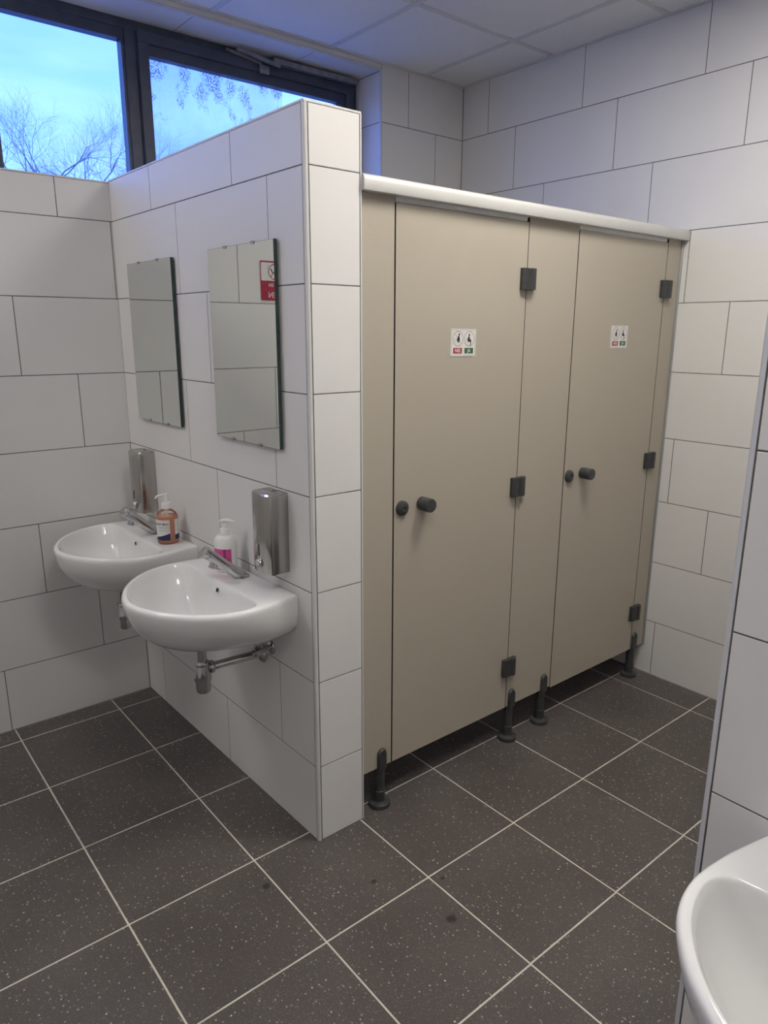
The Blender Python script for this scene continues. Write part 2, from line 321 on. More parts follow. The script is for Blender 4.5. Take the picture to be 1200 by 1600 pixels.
# ------------------------------------------------------------------ floor
fl = MB().box(LEFT-0.2, R+0.2, FRONT-0.2, D+0.3, -0.12, -0.0012).build('floor', M['floor_grout']); tag(fl, 'dark speckled square tile floor with beige grout', kind='structure')
XS = [LEFT, -2.237, -1.832, -1.427, -1.022, -0.6175, -0.2115, 0.1745, 0.5768, 0.9755, 1.3755, 1.7790, R]
YS = [D, 1.2760, 0.8722, 0.4640, 0.0600, -0.3470, -0.7525, -1.158, -1.563, -1.968, -2.373, -2.778, FRONT]
FG = 0.0052; _ft = {}
for i in range(len(XS)-1):
    for j in range(len(YS)-1):
        x0, x1, y1, y0 = XS[i], XS[i+1], YS[j], YS[j+1]
        key = (round(x1-x0, 4), round(y1-y0, 4))
        if key not in _ft:
            hx, hy, b = (x1-x0-FG)/2, (y1-y0-FG)/2, 0.0010
            vs_ = [(-hx, -hy, -0.009), (hx, -hy, -0.009), (hx, hy, -0.009), (-hx, hy, -0.009), (-hx, -hy, -b), (hx, -hy, -b), (hx, hy, -b), (-hx, hy, -b),
                   (-hx+b, -hy+b, 0), (hx-b, -hy+b, 0), (hx-b, hy-b, 0), (-hx+b, hy-b, 0)]
            fs = [(3, 2, 1, 0)] + [(a, (a+1) % 4, 4+(a+1) % 4, 4+a) for a in range(4)] + [(4+a, 4+(a+1) % 4, 8+(a+1) % 4, 8+a) for a in range(4)] + [(8, 9, 10, 11)]
            me = MB().add(vs_, fs).mesh('floor_tile'); me.materials.append(M['floor_tile']); _ft[key] = me
        o = bpy.data.objects.new('floor_tile', _ft[key]); COL.objects.link(o); o.parent = fl
        xc = (x0+x1)/2; o.location = (xc, (y0+y1)/2 + 0.0028*xc*(1 if 0 < j < len(YS)-2 else 0), 0)

# ------------------------------------------------------------------ ceiling
ce = MB().box(LEFT-0.2, R+0.2, FRONT-0.2, D+0.02, CEIL+0.012, CEIL+0.2).build('ceiling', M['plaster']); tag(ce, 'white suspended ceiling of square panels in a grid', kind='structure')
CX = [LEFT, -1.935, -1.335, -0.735, -0.135, 0.463, 1.066, 1.661, R]
CY = [D, 0.776, 0.174, -0.426, -1.026, -1.626, -2.226, FRONT]
LIGHTS = {(5, 3): ('main', PANEL_MAIN, 'lit square ceiling panel over the floor in front of the cubicles'),
          (1, 0): ('wash', PANEL_WASH, 'lit square ceiling panel by the window above the washbasins'),
          (3, 4): ('rear', PANEL_REAR, 'lit square ceiling panel beside the foreground wall')}
for i in range(len(CX)-1):
    for j in range(len(CY)-1):
        x0, x1, y1, y0 = CX[i], CX[i+1], CY[j], CY[j+1]
        if (i, j) in LIGHTS:
            nm, st, lb = LIGHTS[(i, j)]
            lt = empty('ceiling_light', ((x0+x1)/2, (y0+y1)/2, CEIL)); tag(lt, lb, 'ceiling light', 'square ceiling light panels')
            hx, hy = (x1-x0)/2-0.012, (y1-y0)/2-0.012
            fm = MB()
            for a in ((-hx, hx, -hy, -hy+0.014), (-hx, hx, hy-0.014, hy), (-hx, -hx+0.014, -hy+0.014, hy-0.014), (hx-0.014, hx, -hy+0.014, hy-0.014)): fm.box(*a, -0.004, 0.011)
            fm.build('frame', M['white'], lt)
            MB().box(-hx+0.014, hx-0.014, -hy+0.014, hy-0.014, 0.0, 0.006).build('diffuser', emit_mat('light_diffuser_'+nm, (1.0, 0.945, 0.87), st), lt)
        else:
            MB().box(x0+0.006, x1-0.006, y0+0.006, y1-0.006, CEIL+0.001, CEIL+0.011).build('ceiling_tile', M['ceil'], ce)
for x in CX[1:-1]: MB().box(x-0.012, x+0.012, FRONT, D, CEIL-0.0035, CEIL+0.002).build('grid_bar', M['tbar'], ce)
for y in CY[1:-1]: MB().box(LEFT, R, y-0.012, y+0.012, CEIL-0.0030, CEIL+0.0025).build('grid_bar', M['tbar'], ce)
t = MB()
t.box(LEFT, R-0.0, D-0.022, D-0.0005, CEIL-0.0045, CEIL+0.001).box(R-0.022, R-0.0005, FRONT, D-0.022, CEIL-0.0045, CEIL+0.001)
o = t.build('trim_1', M['tbar']); tag(o, 'pale metal wall angle along the ceiling edge', kind='structure')

# ------------------------------------------------------------------ back wall with window opening
bw = MB().box(LEFT-0.2, R+0.2, D+0.0008, 1.80, -0.1, SILL-0.006).box(WINR+0.0008, R+0.2, D+0.0008, 1.80, SILL-0.006, CEIL+0.2).box(LEFT-0.2, WINR+0.0008, D+0.0008, 1.80, SOFFIT+0.0008, CEIL+0.2).box(LEFT-0.2, WINL-0.0015, D+0.0008, 1.80, SILL-0.006, SOFFIT+0.0008)
bwo = bw.build('wall_back', M['grout']); tag(bwo, 'white tiled back wall under and beside the strip window', kind='structure')
OB = {1: -0.628, 2: -0.219, 3: -0.431, 4: -0.625, 5: -0.2165, 6: -0.4275, 7: -0.6313, 8: -0.233, 9: 1.7555, 10: 1.5612}
courses(bwo, fr_y(D), LEFT, R, OB, 0, SILL-0.004, skip=lambda u, z, a, b: a > -0.02 and b < T-0.02)
courses(bwo, fr_y(D), WINR+0.006, R, OB, SILL, CEIL)
# reveal, soffit and sill tiles
def fr_reveal(u, z): return Matrix.Translation((WINR, u, z)) @ Matrix.Rotation(-PI/2, 4, 'Z')
for z0, z1 in ((SILL, ZL[8]), (ZL[8], ZL[9]), (ZL[9], SOFFIT)): put_tile(bwo, fr_reveal, D+0.008, 1.80, z0, z1)
def fr_soffit(u, v): return Matrix.Translation((u, v, SOFFIT)) @ Matrix.Rotation(-PI/2, 4, 'X')
SX = [WINL, -1.415, -0.815, -0.215, 0.385, 0.985, WINR]
for a, b in zip(SX[:-1], SX[1:]): put_tile(bwo, lambda u, v: Matrix.Translation((u, v, SOFFIT)) @ Matrix.Rotation(PI/2, 4, 'X') @ Matrix.Rotation(PI, 4, 'Y'), a, b, D+0.008, 1.80)
MB().box(WINL, WINR, D+0.008, 1.80, SILL-0.006, SILL).build('window_sill', M['tile'], bwo)
tr = MB().box(LEFT, -0.026, D-0.0015, D+0.008, SILL-0.0045, SILL+0.0012).box(T, WINR, D-0.0015, D+0.008, SILL-0.0045, SILL+0.0012)
tag(tr.build('trim_2', M['alu_trim']), 'thin metal edge strip along the window sill', kind='structure')
tr = MB().box(WINL, WINR+0.004, D-0.0012, D+0.009, SOFFIT-0.001, SOFFIT+0.008).box(WINR-0.001, WINR+0.007, D-0.0012, D+0.009, SILL, SOFFIT+0.008)
tag(tr.build('trim_3', M['alu_trim']), 'thin metal edge strip around the window opening', kind='structure')
MB().box(WINL, WINR+0.006, D+0.0002, D+0.009, SOFFIT+0.0095, CEIL).build('lintel_strip', M['plaster'], bwo)

# ------------------------------------------------------------------ window
win = empty('window_1', (0, WINY, SILL)); tag(win, 'strip window with dark frame, one pane clear and one with peeling frosted film', kind='structure')
def wbox(mb, x0, x1, z0, z1, y0=0.0, y1=0.06): return mb.box(x0, x1, y0, y1, z0-SILL, z1-SILL)
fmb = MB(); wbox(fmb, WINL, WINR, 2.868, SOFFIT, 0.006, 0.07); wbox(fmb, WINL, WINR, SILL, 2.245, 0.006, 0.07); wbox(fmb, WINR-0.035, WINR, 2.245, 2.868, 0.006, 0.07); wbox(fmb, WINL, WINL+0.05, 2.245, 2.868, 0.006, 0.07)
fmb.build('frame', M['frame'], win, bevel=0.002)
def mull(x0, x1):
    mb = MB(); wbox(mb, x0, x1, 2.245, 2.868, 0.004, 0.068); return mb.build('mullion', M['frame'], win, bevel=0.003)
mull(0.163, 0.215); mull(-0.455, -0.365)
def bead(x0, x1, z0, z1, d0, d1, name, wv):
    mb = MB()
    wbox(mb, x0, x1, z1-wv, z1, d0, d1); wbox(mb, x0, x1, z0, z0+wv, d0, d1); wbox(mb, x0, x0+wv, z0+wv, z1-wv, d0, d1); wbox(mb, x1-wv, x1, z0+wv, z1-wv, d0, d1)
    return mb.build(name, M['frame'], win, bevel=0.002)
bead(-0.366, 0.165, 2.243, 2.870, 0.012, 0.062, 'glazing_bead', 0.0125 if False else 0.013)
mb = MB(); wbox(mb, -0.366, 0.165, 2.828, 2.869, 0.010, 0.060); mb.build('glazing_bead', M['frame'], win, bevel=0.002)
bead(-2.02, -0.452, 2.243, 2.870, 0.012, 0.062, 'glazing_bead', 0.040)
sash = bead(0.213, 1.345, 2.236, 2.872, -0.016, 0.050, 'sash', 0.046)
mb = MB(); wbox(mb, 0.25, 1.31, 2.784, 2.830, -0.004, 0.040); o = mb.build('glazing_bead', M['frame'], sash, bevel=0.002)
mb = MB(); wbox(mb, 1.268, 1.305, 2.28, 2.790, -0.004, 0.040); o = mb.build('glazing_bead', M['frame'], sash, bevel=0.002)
for a, b, nm in ((-0.36, 0.16, 'pane'), (-2.0, -0.46, 'pane'), (0.255, 1.305, 'pane')):
    mb = MB(); wbox(mb, a, b, 2.25, 2.86 if a < 0.2 else 2.83, 0.030, 0.034); mb.build(nm, M['glass'], win)
mb = MB(); wbox(mb, 0.258, 0.940, 2.27, 2.786, 0.0285, 0.0292); mb.build('frosted_film', M['film'], win)
# fanlight opener on the top of the sash
op = empty('window_opener', (0, -0.016, 0), 0, win)
def obar(p, q, wd, dp, mat='opener'):
    p, q = Vector(p), Vector(q); d = (q-p); L_ = d.length
    mb = MB().box(0, L_, -dp/2, dp/2, -wd/2, wd/2); o = mb.build('opener_bar', M[mat], op, bevel=0.0015)
    o.matrix_local = Matrix.Translation(p) @ d.to_track_quat('X', 'Z').to_matrix().to_4x4(); return o
zz = lambda z: z-SILL
obar((0.62, -0.006, zz(2.884)), (0.80, -0.006, zz(2.862)), 0.012, 0.010).name = 'slide_rail'
obar((0.66, -0.030, zz(2.889)), (0.885, -0.034, zz(2.860)), 0.016, 0.012).name = 'lever_arm'
obar((0.855, -0.020, zz(2.880)), (1.34, -0.020, zz(2.882)), 0.024, 0.030).name = 'drive_rail'
obar((0.79, -0.006, zz(2.838)), (0.84, -0.006, zz(2.838)), 0.036, 0.012).name = 'bracket'
MB().lathe([(0.006, 0), (0.006, 0.006), (0.004, 0.008)], (0.664, -0.036, zz(2.889)), (0, -1, 0), 12).build('pivot_pin', M['opener'], op, smooth=True)

# ------------------------------------------------------------------ partition wall with the mirrors
pw = MB().prism([(0.0008, 0.0008), (T-0.0008, 0.0008), (T-0.0008, D+0.005), (-0.0248, D+0.005)], 0, PTOP-0.006).build('wall_partition', M['grout']); tag(pw, 'white tiled half-height partition wall carrying the mirrors', kind='structure')
RZ = Matrix.Rotation(ANG, 4, 'Z')
def fr_m(u, z): return RZ @ Matrix.Translation((0, u, z)) @ Matrix.Rotation(-PI/2, 4, 'Z')
OM = {1: 0.006, 2: 0.212, 3: 0.39, 4: 0.5875, 5: 0.1915, 6: 0.5915, 7: 0.1918, 8: 0.3918, 9: 0, 10: 0}
courses(pw, fr_m, 0.0125, D/math.cos(ANG)-0.001, OM, 0, PTOP-0.004)
for c in range(1, 9): put_tile(pw, fr_y(0.0), 0.0125, T-0.004, ZL[c-1], min(ZL[c], PTOP-0.004))
OP = {k: v-0.1 for k, v in OM.items()}
courses(pw, fr_x(T, -1), 0.006, D-0.001, OP, 0, PTOP-0.004)
# corner profile (rounded), top edge profile, right edge profile
q = [(0.0095, 0.0005), (0.0095, -0.0012), (0.004, -0.0010), (0.0014, -0.0002), (-0.0002, 0.0018), (-0.0012, 0.005), (-0.0014, 0.0095), (0.0005, 0.0095)]
tag(MB().prism(q, 0.0, PTOP).build('trim_4', M['trim'], smooth=True, angle=50), 'white corner profile on the free end of the partition', kind='structure')
tp = MB().prism([(-0.0012, -0.0012), (T+0.0012, -0.0012), (T+0.0012, D+0.001), (-0.0268, D+0.001)], PTOP-0.005, PTOP+0.002)
tag(tp.build('trim_5', M['trim'], bevel=0.002), 'white cap strip along the top of the partition', kind='structure')
tag(MB().box(T-0.0035, T+0.001, -0.0012, 0.008, 0, PTOP-0.005).build('trim_6', M['trim']), 'thin edge profile between partition and cubicle', kind='structure')

# ------------------------------------------------------------------ right wall, foreground wall, hidden walls
rw = MB().box(R+0.0008, R+0.2, FRONT-0.2, D+0.01, -0.1, CEIL+0.2).build('wall_right', M['grout']); tag(rw, 'white tiled right-hand wall beside and above the cubicles', kind='structure')
OR = {1: -0.037, 2: -0.432, 3: -0.232, 4: -0.036, 5: -0.420, 6: -0.219, 7: -0.014, 8: 0.1965, 9: 0.400, 10: -0.006}
courses(rw, fr_x(R), FRONT, D-0.0005, OR)
nw = MB().box(NEARX+0.0008, NEARX+T-0.0008, FRONT, NEARY-0.0008, 0, CEIL).build('wall_near', M['grout']); tag(nw, 'white tiled wall at the right edge of the foreground', kind='structure')
ON = {1: -1.83, 2: -1.63, 3: -2.03, 4: -1.83, 5: -1.63, 6: -2.03, 7: -1.83, 8: -1.63, 9: -2.03, 10: -1.83}
courses(nw, fr_x(NEARX), FRONT, NEARY-0.0105, ON)
for c in range(1, 11): put_tile(nw, fr_y(NEARY, -1), NEARX+0.0125, NEARX+T-0.002, ZL[c-1], ZL[c])
q = [(NEARX+x, NEARY-y) for x, y in q]
tag(MB().prism(q, 0.0, CEIL).build('trim_7', M['alu_trim'], smooth=True, angle=50), 'pale metal corner profile on the foreground wall', kind='structure')
courses(nw, fr_x(NEARX+T, -1), FRONT, NEARY-0.002, ON)
lw = MB().box(LEFT-0.2, LEFT, FRONT-0.2, D+0.01, -0.1, CEIL+0.2).build('wall_left', M['plaster']); tag(lw, 'plain white wall at the far left', kind='structure')
fw_ = MB().box(LEFT, R, FRONT-0.2, FRONT, -0.1, CEIL+0.2).build('wall_front', M['plaster']); tag(fw_, 'plain white wall behind the viewer', kind='structure')

# ------------------------------------------------------------------ toilet cubicles
YF, TP = 0.016, 0.013
cub = empty('toilet_cubicles', (1.07, YF, 0)); tag(cub, 'beige panel front of two toilet cubicles with grey top rail and black feet', 'cubicle')
def cpart(mb, name, mat, bevel=0.0, smooth=False, parent=None):
    o = mb.build(name, M[mat], parent or cub, bevel=bevel, smooth=smooth)
    for v_ in o.data.vertices: v_.co -= Vector((1.07, YF, 0))
    return o
def core(o):             # compact laminate: beige faces, black core on the edges
    o.data.materials.append(M['hpl_edge'])
    for p in o.data.polygons:
        if abs(p.normal.y) < 0.5: p.material_index = 1
    return o
for x0, x1 in ((T+0.006, 0.3225), (0.9340, 1.2172), (1.8430, 1.950)):
    core(cpart(MB().box(x0, x1, YF, YF+TP, 0.158 if x1 < 1.9 else 0.149, 2.034), 'panel', 'hpl'))
# dark compact-laminate core shows in the joints
for x in (0.3250, 0.9325, 1.2193, 1.8410): cpart(MB().box(x-0.006, x+0.006, YF+TP+0.0005, YF+TP+0.006, 0.165, 2.03), 'rebate_strip', 'hpl_edge')
doors = []
for k, (x0, x1, lb) in enumerate(((0.3278, 0.9300, 'left cubicle door, nearer the partition'), (1.2214, 1.8386, 'right cubicle door, nearer the wall'))):
    d = core(cpart(MB().box(x0, x1, YF-0.0005, YF+TP-0.0005, 0.158 if k == 0 else 0.150, 2.0170), 'door', 'hpl')); d['label'] = lb; doors.append(d)
    def dpart(mb, name, mat, smooth=True, bevel=0): return cpart(mb, name, mat, bevel=bevel, smooth=smooth, parent=d)
    for hz_ in (1.829, 1.084, 0.342):                     # hinges on the right-hand seam
        xs = x1+0.002
        def leaf(a, b, rnd):
            n_ = 8; pts = [(a, YF-0.0006)] + [(a+(b-a)*i/n_, YF-0.004-0.016*(math.sin(PI*i/n_)**0.5 if rnd else 1.0)) for i in range(n_+1)] + [(b, YF-0.0006)]
            return pts
        h = MB().prism([(xs-0.036, YF-0.0006), (xs-0.036, YF-0.012), (xs-0.030, YF-0.0165), (xs-0.010, YF-0.021), (xs-0.003, YF-0.018), (xs-0.0015, YF-0.0006)], hz_-0.036, hz_+0.036)
        h.prism([(xs+0.0015, YF-0.0006), (xs-0.001, YF-0.016), (xs+0.006, YF-0.024), (xs+0.020, YF-0.0255), (xs+0.026, YF-0.019), (xs+0.036, YF-0.014), (xs+0.036, YF-0.0006)], hz_-0.036, hz_+0.036)
        dpart(h, 'hinge', 'black', smooth=False)
    lx, kx, kz = (0.3610, 0.4490, 1.090) if k == 0 else (1.2520, 1.3420, 1.086)
    dpart(MB().lathe([(0.0255, 0), (0.0255, 0.004), (0.0235, 0.009), (0.017, 0.0130), (0.0085, 0.0140), (0.0075, 0.0105), (0.0001, 0.0105)], (lx, YF-0.0005, kz-0.003), (0, -1, 0), 28), 'lock_rosette', 'black')
    dpart(MB().lathe([(0.0230, 0.0), (0.0230, 0.018), (0.0212, 0.0195), (0.0212, 0.0215), (0.0235, 0.023), (0.0235, 0.047), (0.0220, 0.0500), (0.0001, 0.0507)], (kx, YF-0.0005, kz), (0, -1, 0), 30), 'door_knob', 'black')
    # narrow light strip above the door, behind the rail
    cpart(MB().box(x0, x1-0.008, YF+0.001, YF+0.010, 2.0195, 2.034), 'seal_strip', 'white')
# top rail: rounded aluminium extrusion
RP = [(-0.012, 2.033), (-0.0135, 2.038), (-0.0135, 2.060), (-0.0115, 2.068), (-0.0060, 2.0745), (0.002, 2.0775), (0.030, 2.0785), (0.044, 2.074), (0.046, 2.066), (0.046, 2.033)]
cpart(MB().prism([(y, z) for y, z in RP], T+0.002, R-0.0005, 'x'), 'top_rail', 'alu', smooth=True)
cpart(MB().box(1.9445, R-0.0005, YF-0.007, YF+0.024, 0.147, 2.033), 'wall_profile', 'alu_grey', bevel=0.002)
cpart(MB().box(T+0.0005, T+0.0065, YF-0.003, YF+0.024, 0.158, 2.033), 'wall_profile', 'alu_grey')
cpart(MB().box(1.070, 1.083, YF+TP+0.004, D-0.002, 0.158, 2.034), 'divider_panel', 'hpl')
for fx in (0.2785, 0.9640, 1.1735, 1.8660):
    fy = YF+TP/2+0.004
    ft = cpart(MB().lathe([(0.0205, 0.020), (0.0205, 0.062), (0.0185, 0.063), (0.0185, 0.148), (0.0175, 0.158)], (fx, fy, 0), n=24), 'foot', 'black', smooth=True)
    # prong clamped on the front of the panel, rounded top
    pr = [(-0.0195, 0.150)] + [(-0.0195, 0.203)] + [(0.0195*math.cos(a), 0.210+0.021*math.sin(a)) for a in [PI-PI*i/12 for i in range(13)]] + [(0.0195, 0.203), (0.0195, 0.150)]
    def bulge(h):
        mb = MB(); n_ = len(pr)
        front = [(fx+a*0.80, YF-0.0110, b-0.004*(b > 0.206)) for a, b in pr]; mid = [(fx+a, YF-0.004, b) for a, b in pr]; back = [(fx+a, YF-0.0006, b) for a, b in pr]
        mb.rings([back, mid, front]); return mb
    cpart(bulge(0), 'clamp_prong', 'black', smooth=True, parent=ft)
    cpart(MB().lathe([(0.0395, 0.0005), (0.0400, 0.012), (0.0390, 0.0155), (0.0360, 0.0170), (0.0225, 0.0195), (0.0205, 0.022)], (fx, fy, 0), n=32), 'foot_base', 'black', smooth=True, parent=ft)

# ------------------------------------------------------------------ lettering helper
def text_mesh(body, size, bold=0.0):
    c = bpy.data.curves.new('lettering', 'FONT'); c.body = body; c.size = size; c.align_x = 'CENTER'; c.align_y = 'CENTER'; c.offset = bold
    o = bpy.data.objects.new('lettering', c); COL.objects.link(o)
    dg = bpy.context.evaluated_depsgraph_get(); me = bpy.data.meshes.new_from_object(o.evaluated_get(dg))
    bpy.data.objects.remove(o); bpy.data.curves.remove(c); return me

# ------------------------------------------------------------------ pictogram stickers on the cubicle doors
def sticker(cx, cz, wd, ht, tilt, label):
    o = empty('pictogram_sticker', (cx, YF-0.0006, cz)); o.rotation_euler = (0, tilt, 0)
    tag(o, label, 'sticker', 'toilet pictogram stickers')
    # local: x right, z up, -y towards the room
    def part(mb, name, mat): return mb.build(name, M[mat], o)
    part(MB().box(-wd/2, wd/2, -0.0012, -0.0001, -ht/2, ht/2), 'card', 'paper')
    bd = MB(); e_ = 0.0035; b = 0.0009
    for a in ((-wd/2+e_, wd/2-e_, ht/2-e_-b, ht/2-e_), (-wd/2+e_, wd/2-e_, -ht/2+e_, -ht/2+e_+b), (-wd/2+e_, -wd/2+e_+b, -ht/2+e_, ht/2-e_), (wd/2-e_-b, wd/2-e_, -ht/2+e_, ht/2-e_)):
        bd.box(a[0], a[1], -0.0015, -0.0012, a[2], a[3])
    part(bd, 'border_line', 'grey_ink')
    rr_ = 0.0245
    for s_, col, wrd in ((-1, 'red', 'NEE'), (1, 'green', 'JA')):
        xc, zc_ = s_*0.0265, 0.0125
        ring = MB(); n_ = 40; vs_ = []; 
        for i in range(n_):
            a = 2*PI*i/n_
            for r_ in (rr_, rr_-0.0013): vs_.append((xc+r_*math.cos(a), -0.0016, zc_+r_*math.sin(a)))
        ring.add(vs_, [(2*i, 2*((i+1) % n_), 2*((i+1) % n_)+1, 2*i+1) for i in range(n_)])
        part(ring, 'pictogram_ring', 'ink')
        f = MB(); yy = -0.0017
        def poly(pts): f.add([(xc+a, yy, zc_+b) for a, b in pts], [tuple(range(len(pts)))])
        def seg(p, q_, wd_):
            p, q_ = Vector(p), Vector(q_); d = (q_-p).normalized(); nn = Vector((-d.y, d.x))*wd_/2
            poly([p+nn, q_+nn, q_-nn, p-nn])
        if s_ < 0:      # squatting figure on the seat, struck out
            hx, hz_ = 0.0055, 0.0135
            poly([(hx+0.0034*math.cos(2*PI*i/14), hz_+0.0040*math.sin(2*PI*i/14)) for i in range(14)])
            poly([(0.001, 0.010), (0.0055, 0.009), (0.0085, 0.0), (0.0090, -0.006), (0.006, -0.0085), (-0.0045, -0.0075), (-0.0055, -0.003), (-0.002, 0.003)])
            seg((0.003, -0.008), (0.0035, -0.0105), 0.004)
            seg((-0.006, -0.0108), (0.009, -0.0108), 0.0012)
        else:           # seated figure
            hx, hz_ = -0.0005, 0.0125
            poly([(hx+0.0034*math.cos(2*PI*i/14), hz_+0.0040*math.sin(2*PI*i/14)) for i in range(14)])
            poly([(-0.0045, 0.008), (0.0010, 0.008), (0.0035, 0.0), (0.0100, -0.0045), (0.0095, -0.010), (-0.0075, -0.0095), (-0.0085, -0.003)])
            poly([(0.0100, -0.0045), (0.0080, -0.0195), (0.0110, -0.0212), (0.0040, -0.0212), (0.0055, -0.0095)])
        part(f, 'pictogram_figure', 'ink')
        f = MB()
        seg((-0.0165, -0.0005), (-0.0075, -0.0005), 0.0010); seg((-0.0145, -0.0005), (-0.0145, -0.013), 0.0009); seg((-0.0145, -0.013), (-0.0085, -0.0165), 0.0009); seg((-0.0085, -0.0165), (-0.0075, -0.0215), 0.0009)
        if s_ < 0: seg((0.003, -0.012), (0.003, -0.019), 0.0009); seg((-0.0172, 0.0172), (0.0172, -0.0172), 0.0012)
        part(f, 'toilet_outline', 'grey_ink')
        part(MB().box(xc-0.0205, xc+0.0205, -0.0015, -0.0012, -0.0355, -0.0170), 'word_panel', col)
        me = text_mesh(wrd, 0.0150, 0.0003); me.materials.append(M['paper'])
        tx = bpy.data.objects.new('lettering', me); COL.objects.link(tx); tx.parent = o; tx.location = (xc, -0.0018, -0.0262); tx.rotation_euler = (PI/2, 0, 0)
    return o
sticker(0.6240, 1.6140, 0.118, 0.0885, math.radians(0.6), 'small NEE and JA toilet-use sticker on the left cubicle door')
sticker(1.5290, 1.6310, 0.118, 0.0885, math.radians(-0.3), 'small NEE and JA toilet-use sticker on the right cubicle door')

# ------------------------------------------------------------------ prohibition sign on the back wall (seen in the near mirror)
def rrect(x0, x1, z0, z1, r, n_=6):
    pts = []
    for cx_, cz_, a0 in ((x1-r, z1-r, 0), (x0+r, z1-r, 90), (x0+r, z0+r, 180), (x1-r, z0+r, 270)):
        pts += [(cx_+r*math.cos(math.radians(a0+90*i/n_)), cz_+r*math.sin(math.radians(a0+90*i/n_))) for i in range(n_+1)]
    return pts
sg = empty('prohibition_sign', (-0.828, D, 1.879)); tag(sg, 'red and white prohibition sign on the back wall, reflected in the near mirror', 'sign')
W2, H2 = 0.083, 0.093
MB().prism(rrect(-W2, W2, -H2, H2, 0.010), -0.0018, -0.0001, 'y').build('sign_plate', M['paper'], sg)
MB().prism(rrect(-W2+0.003, W2-0.003, -H2+0.004, H2-0.0005, 0.009), -0.0022, -0.0018, 'y').build('red_field', M['red'], sg)
MB().prism(rrect(-W2+0.0085, W2-0.0085, 0.002, H2-0.008, 0.007), -0.0026, -0.0022, 'y').build('white_field', M['paper'], sg)
ring = MB(); n_ = 44; vs_ = []
for i in range(n_):
    a = 2*PI*i/n_
    for r_ in (0.036, 0.0315): vs_.append((r_*math.cos(a), -0.0030, 0.0435+r_*math.sin(a)))
ring.add(vs_, [(2*i, 2*((i+1) % n_), 2*((i+1) % n_)+1, 2*i+1) for i in range(n_)])
nb_ = Vector((0.7071, 0.7071))*0.002; ring.add([(-0.0235-nb_.x, -0.0030, 0.067-nb_.y), (0.0235-nb_.x, -0.0030, 0.020-nb_.y), (0.0235+nb_.x, -0.0030, 0.020+nb_.y), (-0.0235+nb_.x, -0.0030, 0.067+nb_.y)], [(0, 1, 2, 3)])
ring.build('prohibition_ring', M['red'], sg)
g_ = MB()
def sseg(p, q_, wd_):
    p, q_ = Vector(p), Vector(q_); d = (q_-p).normalized(); nn = Vector((-d.y, d.x))*wd_/2
    g_.add([(a.x, -0.0028, a.y) for a in (p+nn, q_+nn, q_-nn, p-nn)], [(0, 1, 2, 3)])
sseg((0.023, 0.058), (0.008, 0.038), 0.006); sseg((0.008, 0.038), (-0.012, 0.042), 0.006)
g_.build('pictogram_figure', M['ink'], sg)
g_ = MB(); sseg((0.030, 0.074), (0.037, 0.066), 0.0015); sseg((0.037, 0.066), (0.039, 0.055), 0.0015); sseg((0.033, 0.078), (0.041, 0.069), 0.0012); g_.build('pictogram_detail', M['grey_ink'], sg)
for wrd, sz, x_, z_ in (('EN', 0.0215, 0.0205, -0.018), ('EN', 0.036, 0.0150, -0.064)):
    me = text_mesh(wrd, sz, 0.0004); me.materials.append(M['paper'])
    tx = bpy.data.objects.new('lettering', me); COL.objects.link(tx); tx.parent = sg; tx.location = (x_, -0.0026, z_); tx.rotation_euler = (PI/2, 0, 0)

# ------------------------------------------------------------------ things mounted on the partition: local -x = out of the wall, y = along it
def on_wall(name, s): return empty(name, (-math.sin(ANG)*s, math.cos(ANG)*s, 0), ANG)

def make_mirror(s, z0, label):
    o = on_wall('wall_mirror', s); tag(o, label, 'mirror', 'frameless wall mirrors'); o.location.z = z0
    MB().box(-0.0160, -0.0050, -0.2, 0.2, 0, 0.6).build('mirror_glass', M['edge_gap_shade'], o)  # thickened so its dark side stands in for the shaded gap behind
    MB().box(-0.0165, -0.01605, -0.1992, 0.1992, 0.0008, 0.5992).build('mirror_face', M['silver'], o)
    for yy in (-0.085, 0.085):
        for zt in (0, 1):
            z_ = 0.6*zt; sg_ = 1 if zt else -1
            MB().box(-0.0185, -0.0005, yy-0.009, yy+0.009, min(z_, z_+0.0025*sg_), max(z_, z_+0.0025*sg_)).box(-0.0185, -0.0167, yy-0.009, yy+0.009, min(z_+0.0025*sg_, z_-0.006*sg_), max(z_+0.0025*sg_, z_-0.006*sg_)).build('clip', M['chrome'], o)
    return o
make_mirror(0.3392, 1.3015, 'frameless rectangular mirror above the nearer washbasin')
make_mirror(1.0215, 1.2995, 'frameless rectangular mirror nearest the back wall, above the far washbasin')

# ------------------------------------------------------------------ washbasins
def polar(poly, c, a):
    d = Vector((math.cos(a), math.sin(a))); best = None
    for i in range(len(poly)):
        p, q_ = Vector(poly[i]), Vector(poly[(i+1) % len(poly)]); e_ = q_-p; den = d.x*e_.y-d.y*e_.x
        if abs(den) < 1e-12: continue
        w_ = p-Vector(c); t_ = (w_.x*e_.y-w_.y*e_.x)/den; u_ = (w_.x*d.y-w_.y*d.x)/den
        if t_ > 0 and -1e-9 <= u_ <= 1+1e-9 and (best is None or t_ < best): best = t_
    return best
def spline(pts, per=6):
    out_ = []
    for i in range(len(pts)-1):
        p0, p1, p2, p3 = [Vector(pts[max(0, min(len(pts)-1, k))]) for k in (i-1, i, i+1, i+2)]
        for k in range(per):
            t_ = k/per; out_.append(0.5*((2*p1)+(p2-p0)*t_+(2*p0-5*p1+4*p2-p3)*t_*t_+(3*p1-p0-3*p2+p3)*t_**3))
    out_.append(Vector(pts[-1])); return out_
half = spline([(0.0, 0.262), (0.05, 0.273), (0.105, 0.284), (0.185, 0.290), (0.255, 0.275), (0.313, 0.241), (0.363, 0.195), (0.406, 0.132), (0.436, 0.062), (0.446, 0.0)])
